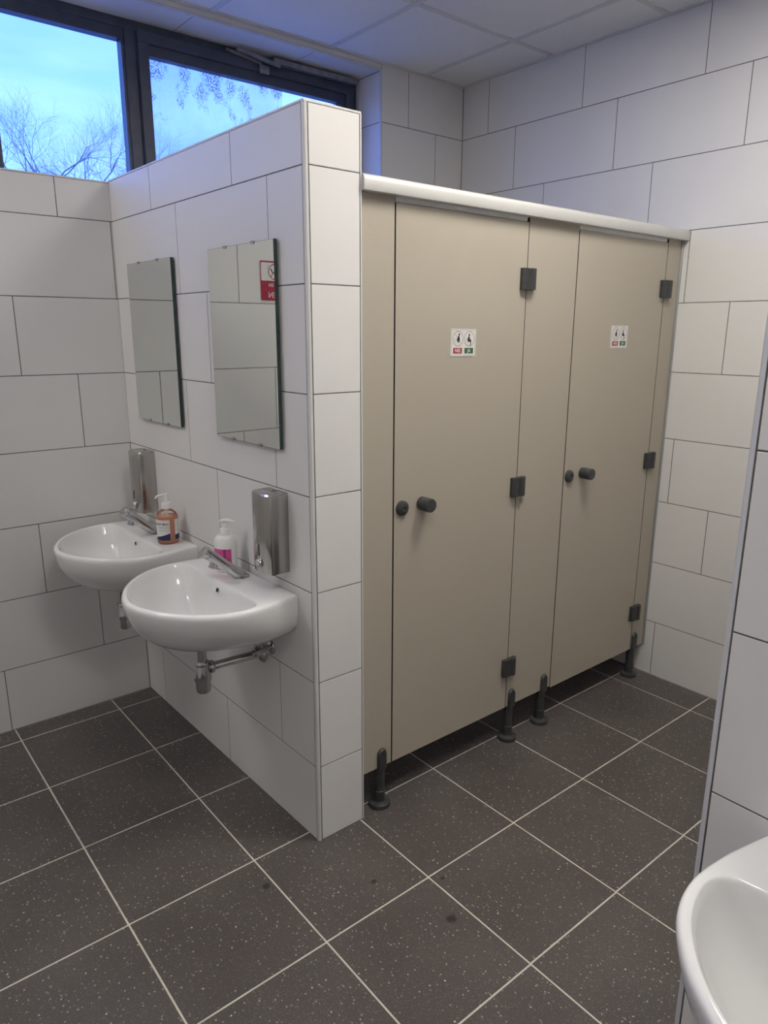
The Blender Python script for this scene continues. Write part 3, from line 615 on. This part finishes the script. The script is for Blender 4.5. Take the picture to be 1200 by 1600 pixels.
OUT_ = [(p.x, p.y) for p in half] + [(p.x, -p.y) for p in half[::-1][1:]]
hin = spline([(0.132, 0.0), (0.131, 0.15), (0.1345, 0.228), (0.150, 0.257), (0.190, 0.268), (0.255, 0.252), (0.310, 0.219), (0.357, 0.174), (0.396, 0.114), (0.419, 0.055), (0.427, 0.0)])
IN_ = [(p.x, p.y) for p in hin] + [(p.x, -p.y) for p in hin[::-1][1:-1]]
CB = (0.235, 0.0); NB = 112
ANGS = []
for i in range(NB): ANGS.append(2*PI*i/NB)
RO = [polar(OUT_, CB, a) for a in ANGS]; RI = [polar(IN_, CB, a) for a in ANGS]
# put ring points exactly on the two rear corners
for sg_ in (1, -1):
    ca = math.atan2(sg_*0.262, -CB[0]) % (2*PI); k = min(range(NB), key=lambda i: abs(ANGS[i]-ca)); ANGS[k] = ca
RO = [polar(OUT_, CB, a-1e-6) or 0.3 for a in ANGS]; RI = [polar(IN_, CB, a) for a in ANGS]
ZB = 0.850
def ring_o(kf, kb, ksf, ksb, z):
    pts = []
    for a, r_ in zip(ANGS, RO):
        dx, dy = r_*math.cos(a), r_*math.sin(a)
        t_ = max(0.0, min(1.0, (dx+0.20)/0.26)); t_ = t_*t_*(3-2*t_)
        pts.append((-(CB[0]+dx*(kf if dx > 0 else kb)), dy*(ksb*(1-t_)+ksf*t_), z))
    return pts
def ring_off(R_, off, z): return [(-(CB[0]+(r_-off)*math.cos(a)), (r_-off)*math.sin(a), z) for a, r_ in zip(ANGS, R_)]
def ring_k(R_, k, z, cx_=None):
    cx_ = CB[0] if cx_ is None else cx_
    return [(-(cx_+(CB[0]-cx_)*k+r_*k*math.cos(a)), r_*k*math.sin(a), z) for a, r_ in zip(ANGS, R_)]
def clampw(ring_): return [(min(x, -0.0006), y, z) for x, y, z in ring_]

def make_basin(o):
    rs = []
    for kf, kb, kfs, kbs, z in ((0.08, 0.10, 0.08, 0.10, 0.6325), (0.24, 0.34, 0.24, 0.32, 0.6355), (0.40, 0.60, 0.40, 0.52, 0.645), (0.545, 0.82, 0.545, 0.70, 0.660), (0.67, 0.95, 0.665, 0.83, 0.680),
                                (0.775, 1.0, 0.765, 0.92, 0.705), (0.855, 1.0, 0.848, 0.965, 0.733), (0.915, 1.0, 0.912, 0.985, 0.762), (0.957, 1.0, 0.957, 0.994, 0.790), (0.985, 1.0, 0.985, 0.999, 0.815)):
        rs.append(ring_o(kf, kb, kfs, kbs, 0.79-(0.79-z)*0.765 if z < 0.79 else z))
    rs.append(ring_off(RO, 0.0005, 0.832)); rs.append(ring_off(RO, 0.0010, 0.841)); rs.append(ring_off(RO, 0.0035, 0.8465)); rs.append(ring_off(RO, 0.0080, 0.8495)); rs.append(ring_off(RO, 0.0130, 0.8502))
    rs = [clampw(r_) for r_ in rs]
    # deck: blend towards the bowl opening
    def blend(t_, z, zrear=None):
        pts = []
        for a, ro, ri in zip(ANGS, RO, RI):
            r_ = (ro-0.013)*(1-t_)+ri*t_; pts.append((min(-(CB[0]+r_*math.cos(a)), -0.0006), r_*math.sin(a), z))
        return pts
    rs += [blend(0.35, 0.8503), blend(0.75, 0.8500), blend(0.90, 0.8492)]
    rs.append(ring_off(RI, 0.000, 0.8475)); rs.append(ring_off(RI, 0.004, 0.8430)); rs.append(ring_off(RI, 0.008, 0.832))
    for k, z in ((0.915, 0.805), (0.855, 0.780), (0.77, 0.755), (0.66, 0.735), (0.52, 0.720), (0.36, 0.710), (0.20, 0.705), (0.105, 0.702)):
        rs.append(ring_k(RI, k, z, 0.225))
    bowl = MB().rings(rs, True, True).build('bowl', M['ceramic'], o, smooth=True, angle=60)
    MB().lathe([(0.0235, 0.7030), (0.0230, 0.7050), (0.017, 0.7055), (0.016, 0.7035), (0.0001, 0.7030)], (-0.222, 0, 0), n=24).build('drain', M['chrome'], bowl, smooth=True)
    # overflow opening in the rear of the bowl
    ax = Vector((-0.90, 0, 0.42)).normalized()
    MB().lathe([(0.0095, -0.004), (0.0095, 0.0012), (0.0080, 0.0016), (0.0072, 0.0008)], (-0.1415, 0, 0.824), ax, n=20, cap1=False).build('overflow_ring', M['chrome'], bowl, smooth=True)
    MB().lathe([(0.0074, -0.003), (0.0074, 0.0007)], (-0.1415, 0, 0.824), ax, n=20).build('overflow_hole', M['dark'], bowl)
    # slanted push tap
    p0, p1 = Vector((-0.048, 0, 0.846)), Vector((-0.166, 0, 0.950)); ax = (p1-p0).normalized(); L_ = (p1-p0).length
    tap = MB().lathe([(0.0205, 0.0), (0.0195, 0.03), (0.0182, L_-0.004), (0.0170, L_)], p0, ax, n=28).lathe([(0.0290, 0), (0.0290, 0.002), (0.0270, 0.004)], (-0.054, 0, 0.850), (0, 0, 1), n=32).build('tap', M['chrome'], o, smooth=True)
    MB().lathe([(0.0150, 0.0), (0.0150, 0.003), (0.0195, 0.0035), (0.0200, 0.018), (0.0180, 0.0225), (0.011, 0.0235), (0.0001, 0.0238)], p1, ax, n=28).build('push_button', M['chrome'], tap, smooth=True)
    dn = Vector((-0.35, 0, -1)).normalized(); q_ = p0+ax*(L_-0.028)
    MB().lathe([(0.0125, 0.006), (0.0125, 0.026), (0.0135, 0.0265), (0.0135, 0.032), (0.0100, 0.0325), (0.0095, 0.029)], q_, dn, n=22).build('spout_outlet', M['chrome'], tap, smooth=True)
    # bottle trap and waste pipe
    tx = -0.212
    trap = MB().lathe([(0.0160, 0.588), (0.0160, 0.640)], (tx, 0, 0), n=24).lathe([(0.0150, 0.589), (0.0225, 0.589), (0.0235, 0.586), (0.0235, 0.578), (0.0215, 0.576), (0.0225, 0.570), (0.0275, 0.540), (0.0290, 0.526), (0.0280, 0.523), (0.0240, 0.522)], (tx, 0, 0), n=28).build('bottle_trap', M['chrome'], o, smooth=True)
    MB().lathe([(0.0245, 0.5225), (0.0245, 0.492), (0.0225, 0.482), (0.0165, 0.4775), (0.0001, 0.4765)], (tx, 0, 0), n=28).build('trap_cup', M['chrome'], trap, smooth=True)
    pa, pb = Vector((tx+0.018, -0.002, 0.563)), Vector((-0.006, -0.026, 0.566)); d_ = (pb-pa).normalized()
    MB().tube([pa, pb], 0.0145, 20).build('waste_pipe', M['chrome'], trap, smooth=True)
    MB().lathe([(0.0150, 0.0), (0.0205, 0.001), (0.0215, 0.004), (0.0215, 0.014), (0.0195, 0.017), (0.0150, 0.0175)], pa+d_*0.004, d_, n=24).build('pipe_nut', M['chrome'], trap, smooth=True)
    MB().lathe([(0.0330, 0.0006), (0.0325, 0.004), (0.0270, 0.009), (0.0200, 0.013), (0.0160, 0.0145)], (0, -0.027, 0.566), (-1, 0, 0), n=28).build('wall_flange', M['chrome'], trap, smooth=True)
    vy, vz = -0.090, 0.610
    val = MB().lathe([(0.0260, 0.0006), (0.0255, 0.004), (0.0190, 0.008), (0.0120, 0.010), (0.0120, 0.028), (0.0135, 0.029), (0.0135, 0.046), (0.0115, 0.048)], (0, vy, vz), (-1, 0, 0), n=24).tube([(-0.038, vy, vz+0.006), (-0.038, vy, vz+0.030)], 0.0095, 16).build('stop_valve', M['chrome'], o, smooth=True)
    MB().lathe([(0.0150, 0.046), (0.0165, 0.048), (0.0165, 0.066), (0.0145, 0.068)], (0, vy, vz), (-1, 0, 0), n=10).build('valve_handle', M['chrome'], val)
    MB().tube([(-0.038, vy, vz+0.030), (-0.039, vy+0.004, 0.665), (-0.044, vy+0.03, 0.70), (-0.052, vy+0.07, 0.745), (-0.054, 0.0, 0.82)], 0.0048, 10).build('supply_hose', M['chrome'], val, smooth=True)
b1 = on_wall('washbasin', 0.350); make_basin(b1); tag(b1, 'white wall-hung washbasin with pink soap bottle, under the nearer mirror', 'washbasin', 'white washbasins')
b2 = copy_tree(b1); b2.location = (-math.sin(ANG)*1.040, math.cos(ANG)*1.040, 0); b2['label'] = 'white wall-hung washbasin in the back corner with orange soap bottle'
b3 = copy_tree(b1); b3.location = (NEARX, -1.588, 0); b3.rotation_euler = (0, 0, 0); b3['label'] = 'white washbasin cut off at the bottom right corner, on the foreground wall'

# ------------------------------------------------------------------ steel soap dispensers
def make_dispenser(s, label):
    o = on_wall('soap_dispenser', s); tag(o, label, 'soap dispenser', 'steel wall soap dispensers'); o.location.z = 0.914
    hw, H = 0.0540, 0.2555
    sec = [(-0.0008, -hw), (-0.0605, -hw), (-0.0655, -hw+0.002), (-0.0690, -hw+0.007), (-0.0760, -hw+0.026), (-0.0780, 0), (-0.0760, hw-0.026), (-0.0690, hw-0.007), (-0.0655, hw-0.002), (-0.0605, hw), (-0.0008, hw)]
    def lev(k, z, cut=0): return [(-0.0008+(x+0.0008)*k, y*(0.5+0.5*k), z) for x, y in sec]
    MB().rings([lev(0.985, 0), lev(1, 0.004), lev(1, H-0.012), lev(0.985, H-0.005), lev(0.94, H-0.001), lev(0.86, H)]).build('body', M['steel'], o, smooth=True, angle=25)
    MB().lathe([(0.0155, -0.002), (0.0160, 0.002), (0.0150, 0.006), (0.0135, 0.0075), (0.012, 0.0068), (0.0001, 0.0065)], (-0.0778, 0.0, 0.030), (-1, 0, 0), n=28).build('push_button', M['chrome'], o, smooth=True)
    MB().box(-0.0787, -0.0760, -0.0022, 0.0022, 0.056, 0.092).build('level_slot', M['dark'], o)
    MB().lathe([(0.0085, -0.001), (0.0085, 0.002), (0.0070, 0.0028), (0.0001, 0.0028)], (-0.020, -0.004, H), (0, 0, 1), n=20).build('lock', M['chrome'], o, smooth=True)
    MB().lathe([(0.0035, 0.0), (0.0035, 0.0012)], (-0.020, -0.004, H+0.0024), (0, 0, 1), n=12).build('keyhole', M['dark'], o)
    MB().lathe([(0.006, -0.010), (0.007, 0.002)], (-0.045, 0, 0), (0, 0, 1), n=16).build('nozzle', M['dark'], o, smooth=True)
make_dispenser(0.1825, 'stainless steel soap dispenser to the right of the pink soap bottle')
make_dispenser(1.1845, 'stainless steel soap dispenser in the back corner behind the orange bottle')

# ------------------------------------------------------------------ pump soap bottles
def curved_patch(rx, ry, a0, a1, z0, z1, off=0.0006, n_=18, zt=None, zb=None, shape=None):
    """a patch hugging an elliptic bottle, angles in degrees; zt/zb may be functions of t in 0..1"""
    mb = MB(); vs_ = []
    for i in range(n_+1):
        t_ = i/n_; a = math.radians(a0+(a1-a0)*t_); x, y = (rx+off)*math.cos(a), (ry+off)*math.sin(a)
        vs_ += [(x, y, zb(t_) if zb else z0), (x, y, zt(t_) if zt else z1)]
    return mb.add(vs_, [(2*i, 2*i+2, 2*i+3, 2*i+1) for i in range(n_)])
def wrapped_text(parent, body, size, rx, amid, z, mat, off=0.0010, bold=0.0002):
    me = text_mesh(body, size, bold)
    for v_ in me.vertices:
        a = math.radians(amid)+v_.co.x/rx; v_.co = Vector(((rx+off)*math.cos(a), (rx+off)*math.sin(a), z+v_.co.y))
    me.materials.append(mat); o = bpy.data.objects.new('lettering', me); COL.objects.link(o); o.parent = parent; return o

def place_on_deck(name, s, d, rz): 
    n_ = Vector((math.cos(ANG), math.sin(ANG), 0)); t_ = Vector((-math.sin(ANG), math.cos(ANG), 0)); p = t_*s-n_*d
    o = empty(name, (p.x, p.y, 0.8506), rz); return o
# towards-camera azimuth for labels is fixed in the world: bottles are turned that way in the photo
ob = place_on_deck('orange_soap_bottle', 0.890, 0.068, math.radians(233)); tag(ob, 'clear pump bottle of orange soap on the far washbasin', 'soap bottle')
r_ = 0.0410
body = MB().lathe([(0.035, 0.0), (0.0390, 0.0015), (r_, 0.006), (r_, 0.098), (0.0400, 0.108), (0.0345, 0.119), (0.023, 0.128), (0.0135, 0.133), (0.0130, 0.142)], n=36, cap1=False).build('bottle', M['bottle_glass'], ob, smooth=True)
MB().lathe([(0.034, 0.0012), (0.0385, 0.0030), (0.0402, 0.007), (0.0402, 0.098), (0.0394, 0.106), (0.0001, 0.1061)], n=36).build('liquid', M['soap'], body, smooth=True, angle=30)
wave = lambda t_: 0.028+0.016*(1-t_)**1.6 if False else 0.027+0.017*t_**1.3
MBp = curved_patch(r_, r_, -62, 26, 0.018, 0.096)
lab = MBp.build('label', M['paper'], ob)
curved_patch(r_, r_, -62, 26, 0.0165, 0.0, off=0.0008, zt=wave).build('label_band', M['navy'], lab)
wrapped_text(lab, 'SOAP MILD', 0.0105, r_, -16, 0.080, M['ink'])
for i_, z_ in enumerate((0.071, 0.065, 0.058, 0.052)): curved_patch(r_, r_, -38+3*(i_ % 2), 20, z_-0.0006, z_+0.0006, off=0.0009).build('label_line', M['grey_ink'], lab)
lab = curved_patch(r_, r_, 54, 130, 0.018, 0.096).build('label', M['paper'], ob)
curved_patch(r_, r_, 54, 130, 0.0165, 0.0, off=0.0008, zt=lambda t_: 0.036).build('label_band', M['navy'], lab)
pump = MB().lathe([(0.0125, 0.133), (0.0165, 0.1335), (0.0165, 0.157), (0.0155, 0.1585), (0.0075, 0.159), (0.0068, 0.175)], n=24).build('pump', M['white'], ob, smooth=True)
MB().tube([(-0.008, 0.000, 0.1885), (0.010, 0.0, 0.1880), (0.032, 0.0, 0.1845), (0.040, 0, 0.1775)], [0.0050, 0.0052, 0.0042, 0.0036], 12).lathe([(0.0075, 0.174), (0.0080, 0.190)], n=18).build('nozzle', M['white'], pump, smooth=True)
MB().tube([(0, 0, 0.134), (0, 0, 0.012)], 0.0030, 10).build('dip_tube', M['white'], pump, smooth=True)
for ch in pump.children:
    if ch.name.startswith('nozzle'): ch.rotation_euler = (0, 0, math.radians(-62))

pb_ = place_on_deck('pink_label_soap_bottle', 0.436, 0.060, math.radians(225)); tag(pb_, 'white pump bottle with pink label on the nearer washbasin', 'soap bottle')
rx_, ry_ = 0.0300, 0.0390
prof = [(0.90, 0.0), (0.97, 0.0015), (1.0, 0.006), (1.0, 0.092), (0.985, 0.104), (0.93, 0.114), (0.80, 0.1225), (0.60, 0.128), (0.42, 0.1305)]
rs = [[(rx_*k*math.cos(2*PI*i/36)*(1.0), ry_*k*math.sin(2*PI*i/36), z) for i in range(36)] for k, z in prof]
MB().rings(rs).build('bottle', M['white'], pb_, smooth=True, angle=45)
def epatch(a0, a1, zb, zt, off): return curved_patch(rx_, ry_, a0, a1, zb, zt, off)
lab = epatch(-80, 42, 0.010, 0.084, 0.0006).build('label', M['pink'], pb_)
epatch(2, 14, 0.010, 0.084, 0.0009).build('label_stripe', M['purple'], lab)
epatch(22, 30, 0.014, 0.050, 0.0009).build('label_stripe', M['purple'], lab)
curved_patch(rx_, ry_, -74, -44, 0, 0, 0.0010, zt=lambda t_: 0.073-0.014*t_**0.6, zb=lambda t_: 0.066-0.011*t_).build('label_bird_mark', M['paper'], lab)
pump = MB().lathe([(0.0140, 0.1300), (0.0158, 0.1305), (0.0158, 0.1480), (0.0145, 0.1500), (0.0070, 0.1505), (0.0062, 0.170)], n=24).build('pump', M['white'], pb_, smooth=True)
hd = MB(); rs = []
for x_, zc_, h_, wd_ in ((-0.020, 0.1735, 0.002, 0.004), (-0.014, 0.1760, 0.0050, 0.008), (0.0, 0.1790, 0.0068, 0.0105), (0.014, 0.1780, 0.0062, 0.0095), (0.028, 0.1740, 0.0050, 0.0070), (0.037, 0.1695, 0.0036, 0.0050)):
    rs.append([(x_, wd_*math.cos(2*PI*i/16), zc_+h_*math.sin(2*PI*i/16)*(1 if math.sin(2*PI*i/16) > 0 else 0.55)) for i in range(16)])
ho = hd.rings(rs).build('nozzle', M['white'], pump, smooth=True); ho.rotation_euler = (0, 0, math.radians(118-28))

# ------------------------------------------------------------------ outside: winter trees and ground
gd = MB().box(-60, 80, 2.2, 90, -0.6, -0.4).build('ground', M['paving']); tag(gd, 'unseen paving outside the window, made pale to bounce light indoors', kind='structure')
def bare_tree(name, loc, trunk_h, length, depth, seed, label, lean=0.0, r0_=0.13):
    rnd = random.Random(seed); root = empty(name, loc); tag(root, label, 'tree', 'bare winter trees outside the window')
    trunk = MB(); br = MB()
    def grow(p, d, L_, r_, lev):
        n_ = 4 if lev < 4 else 3; pts = [p]; rad = [r_]; cur = p; dd = d.copy(); kids = []
        for k in range(n_):
            dd = (dd+Vector((rnd.uniform(-1, 1), rnd.uniform(-1, 1), rnd.uniform(-0.7, 0.85)))*(0.16+0.03*lev)).normalized()
            cur = cur+dd*L_/n_; pts.append(cur); rad.append(r_*(1-0.42*(k+1)/n_))
            if lev > 0 and k >= 1: kids.append((cur, dd.copy(), rad[-1]))
        (trunk if lev >= depth-1 else br).tube(pts, rad, 6 if lev > 3 else (4 if lev > 1 else 3))
        if lev == 0: return
        for c_, d2, rr_ in kids:
            for _ in range(2 if rnd.random() < 0.62 else 1):
                ax = d2.orthogonal().normalized(); ax.rotate(Matrix.Rotation(rnd.uniform(0, 2*PI), 3, d2))
                nd = (d2*math.cos(0.62)+ax*math.sin(rnd.uniform(0.40, 0.95))).normalized(); nd.z += 0.04; nd.normalize()
                grow(c_, nd, L_*rnd.uniform(0.56, 0.82), rr_*rnd.uniform(0.50, 0.72), lev-1)
    grow(Vector((0, 0, 0)), Vector((lean, 0, 1)).normalized(), trunk_h, r0_, 0)   # bole
    top = Vector((lean*trunk_h*0.9, 0, trunk_h*0.93))
    trunk.tube([(0, 0, 0), (lean*trunk_h*0.5, 0, trunk_h*0.5), tuple(top)], [r0_*1.15, r0_, r0_*0.9], 8)
    nmain = 5
    for k in range(nmain):
        a = 2*PI*k/nmain+rnd.uniform(-0.3, 0.3); s_ = rnd.uniform(0.35, 0.85)
        grow(top, Vector((math.cos(a)*s_, math.sin(a)*s_, 1)).normalized(), length, r0_*0.55, depth)
    trunk.build('trunk', M['bark'], root); br.build('branches', M['bark'], root)
bare_tree('bare_tree', (5.45, 22.0, -0.4), 4.7, 2.05, 5, 11, 'large bare tree on the left, seen through the clear pane', r0_=0.10)
bare_tree('bare_tree', (8.95, 27.0, -0.4), 5.6, 1.70, 5, 23, 'smaller bare tree beside the window mullion, in the clear pane', r0_=0.09)
bare_tree('bare_tree', (14.2, 33.0, -0.4), 7.4, 2.0, 4, 5, 'bare tree showing faintly through the frosted film', r0_=0.11)
